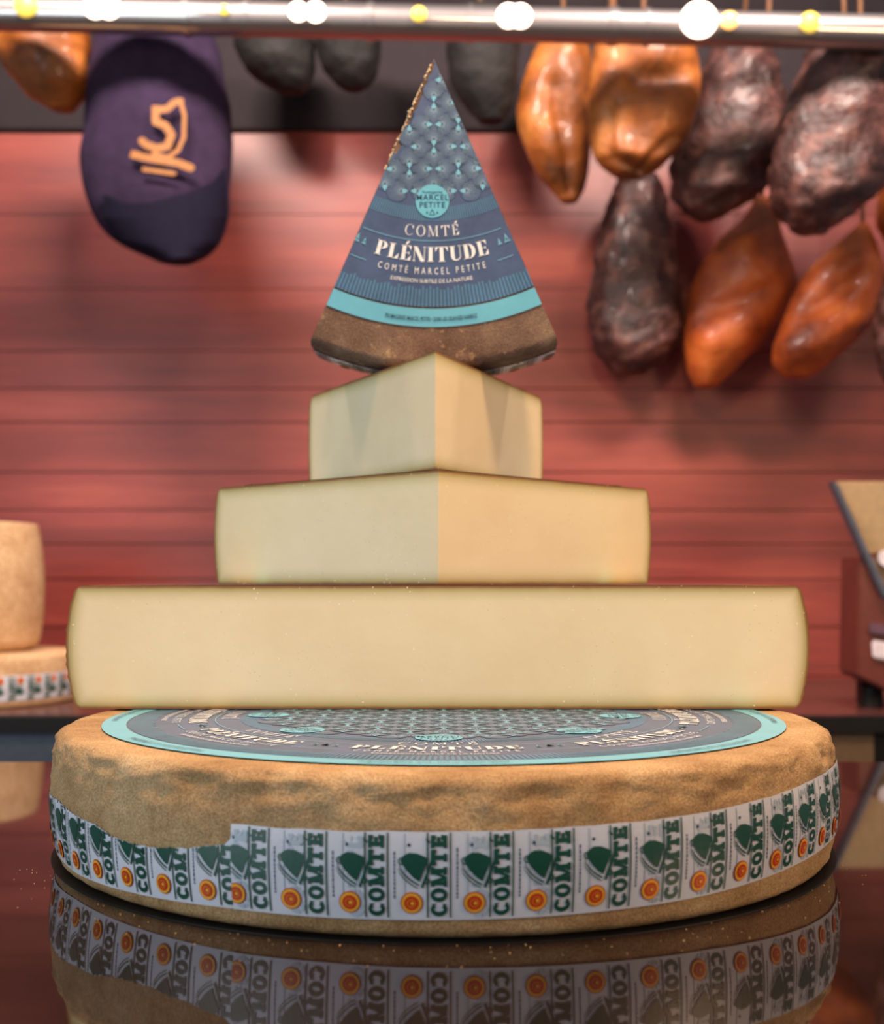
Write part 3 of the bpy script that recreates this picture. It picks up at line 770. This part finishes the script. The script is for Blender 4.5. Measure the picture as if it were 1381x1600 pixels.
ham('hanging_ham', [(20, 370, 480), (70, 365, 492), (110, 385, 490), (132, 415, 485), (145, 440, 472)], 3.5, .10, 'ham_black', 'black ham end just right of the purple bag, below the rail')
ham('hanging_ham', [(20, 490, 590), (70, 492, 596), (110, 505, 592), (130, 525, 580), (141, 540, 566)], 3.5, .10, 'ham_black', 'black ham end left of the tower tip, below the rail')
ham('hanging_ham', [(20, 700, 800), (80, 695, 812), (130, 705, 808), (165, 725, 800), (192, 750, 785)], 3.5, .10, 'ham_black', 'black ham end right of the tower tip, behind the rail')
# bagged ham
rows = [(-30, 170, 310), (60, 150, 335), (110, 142, 350), (180, 130, 358), (240, 125, 361), (290, 130, 361), (340, 146, 357), (380, 180, 345), (402, 230, 320), (410, 255, 300)]
root, body = ham('bagged_ham', rows, 3.2, .12, 'bag', 'ham in a purple cloth bag with a gold emblem hanging at the upper left', .009, 7, [(200, 100, 330, 150, 8, .010), (160, 330, 330, 310, 8, .012), (170, 130, 170, 300, 7, .006), (200, 140, 205, 290, 7, .006)], None, 'ham')
bod_c = 3.2
def on_bag(off):
    def fn(x, y):  # photo pixels -> point on the front of the bag
        L, R_ = smooth_tab(rows, y); c0 = (L + R_) / 2; w_ = (R_ - L) / 2
        u = max(-.98, min(.98, (x - c0) / w_)); d = 3.2 - .12 * math.sqrt(1 - u * u) - .012 - off
        return P(x, y, d) - Vector(root.location)
    return fn
def thickline(pts, w_):
    out = []; w_ *= 1.35
    for a_, b_ in zip(pts, pts[1:]): out.append(line(*a_, *b_, w_)); out.append(disc(*b_, w_ / 2, 10))
    return out
em = thickline([(243, 165), (243, 190), (258, 196), (268, 210), (262, 228), (246, 232), (228, 226), (222, 220)], 9) + thickline([(243, 172), (262, 170), (272, 160), (282, 158)], 8) \
    + thickline([(282, 158), (288, 180), (287, 215), (278, 235), (262, 246), (240, 240)], 5)
em += thickline([(204, 240), (226, 246), (250, 250), (276, 254), (298, 262)], 9) + thickline([(222, 264), (250, 268), (272, 271)], 5)
flat_obj('emblem', em, M['gold'], root, on_bag(0.008), ucuts=range(205, 300, 6), vcuts=range(160, 280, 10), label='gold printed emblem')
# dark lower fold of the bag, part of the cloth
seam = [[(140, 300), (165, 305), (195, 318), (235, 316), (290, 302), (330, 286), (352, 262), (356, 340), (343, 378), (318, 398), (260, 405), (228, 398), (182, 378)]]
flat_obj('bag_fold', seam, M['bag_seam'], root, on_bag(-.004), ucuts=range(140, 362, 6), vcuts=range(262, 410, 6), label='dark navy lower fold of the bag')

# ================================================================== rails
t = NT('polished_chrome'); t.col(lin(158, 150, 148)); t.rs(0.5, 0.5, 1.0)
g2 = t.n('ShaderNodeBsdfGlossy'); g2.inputs['Roughness'].default_value = 0.03; g2.inputs['Color'].default_value = (.85, .83, .82, 1)
mx = t.n('ShaderNodeMixShader'); mx.inputs[0].default_value = 0.35; t.l(t.b.outputs[0], mx.inputs[1]); t.l(g2.outputs[0], mx.inputs[2])
t.l(mx.outputs[0], t.t.nodes['Material Output'].inputs[0]); M['chrome'] = t.m
rail = empty('hanging_rail', (0, 3.0, 1.6), label='polished chrome rail across the top with glowing glint beads, before the hams', cat='rail')
bm = bmesh.new(); pl = P(-260, 16, 3.0); pr = P(1640, 56, 3.0)
tube(bm, [pl, pl.lerp(pr, .5), pr], .041, 48); bm_link('pipe', rel(bm, rail), M['chrome'], rail, 40)
def collar(px, w_, r=.045):
    f = (px + 260) / 1900.0; c_ = pl.lerp(pr, f); dv = (pr - pl).normalized() * w_
    bm = bmesh.new(); tube(bm, [c_ - dv, c_ + dv], r, 32); bm_link('collar', rel(bm, rail), M['chrome'], rail, 30)
for px, w_ in ((293, .008), (386, .006), (579, .008), (735, .005), (957, .012), (1010, .006)): collar(px, w_)
def glint_mat(name, c, st):
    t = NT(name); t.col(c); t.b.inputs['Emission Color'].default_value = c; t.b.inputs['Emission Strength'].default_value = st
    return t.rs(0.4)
GM = {'w': glint_mat('warm_white_glint', lin(255, 226, 205), 5.0), 'o': glint_mat('amber_glint', lin(255, 190, 110), 1.3), 'y': glint_mat('yellow_glint', lin(236, 200, 80), 1.0)}
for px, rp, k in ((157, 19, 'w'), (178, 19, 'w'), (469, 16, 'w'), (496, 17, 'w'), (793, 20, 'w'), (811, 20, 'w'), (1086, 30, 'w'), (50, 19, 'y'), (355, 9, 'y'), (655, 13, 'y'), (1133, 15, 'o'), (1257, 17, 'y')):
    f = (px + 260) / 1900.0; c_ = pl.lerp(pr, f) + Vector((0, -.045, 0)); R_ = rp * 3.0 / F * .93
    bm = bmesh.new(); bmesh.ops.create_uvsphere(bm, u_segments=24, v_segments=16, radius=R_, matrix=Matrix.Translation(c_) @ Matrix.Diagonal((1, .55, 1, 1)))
    bm_link('glint', rel(bm, rail), GM[k], rail, 0, label={'w': 'bright white glowing glint', 'o': 'amber glowing glint', 'y': 'yellow glowing glint'}[k])  # glowing beads standing in for reflected highlights on the chrome
M['bracket'] = M['black']
bm = bmesh.new()
for q in (pl + Vector((.1, 0, 0)), pr - Vector((.1, 0, 0))): tube(bm, [q, q + Vector((0, 0.79, 0))], .015, 12)
bm_link('wall_brackets', rel(bm, rail), M['black'], rail)
for ry in (3.2, 3.5):
    hr = empty('ham_rail', (0, ry, RAILZ), label='front upper rail the bagged ham and largest hams hang from' if ry < 3.3 else 'rear upper rail the lower hams hang from', cat='rail')
    bm = bmesh.new(); tube(bm, [Vector((-2, ry, RAILZ)), Vector((2, ry, RAILZ))], .014, 16); bm_link('pipe', rel(bm, hr), M['chrome'], hr, 40)
    bm = bmesh.new()
    for x in (-1.8, 0, 1.8):
        x += (ry - 3.2) * .2; tube(bm, [Vector((x, ry, RAILZ)), Vector((x, ry, RAILZ + .09 * (ry < 3.3))), Vector((x, WALL - .02, RAILZ + .09 * (ry < 3.3)))], .010, 10)
    bm_link('wall_brackets', rel(bm, hr), M['black'], hr)
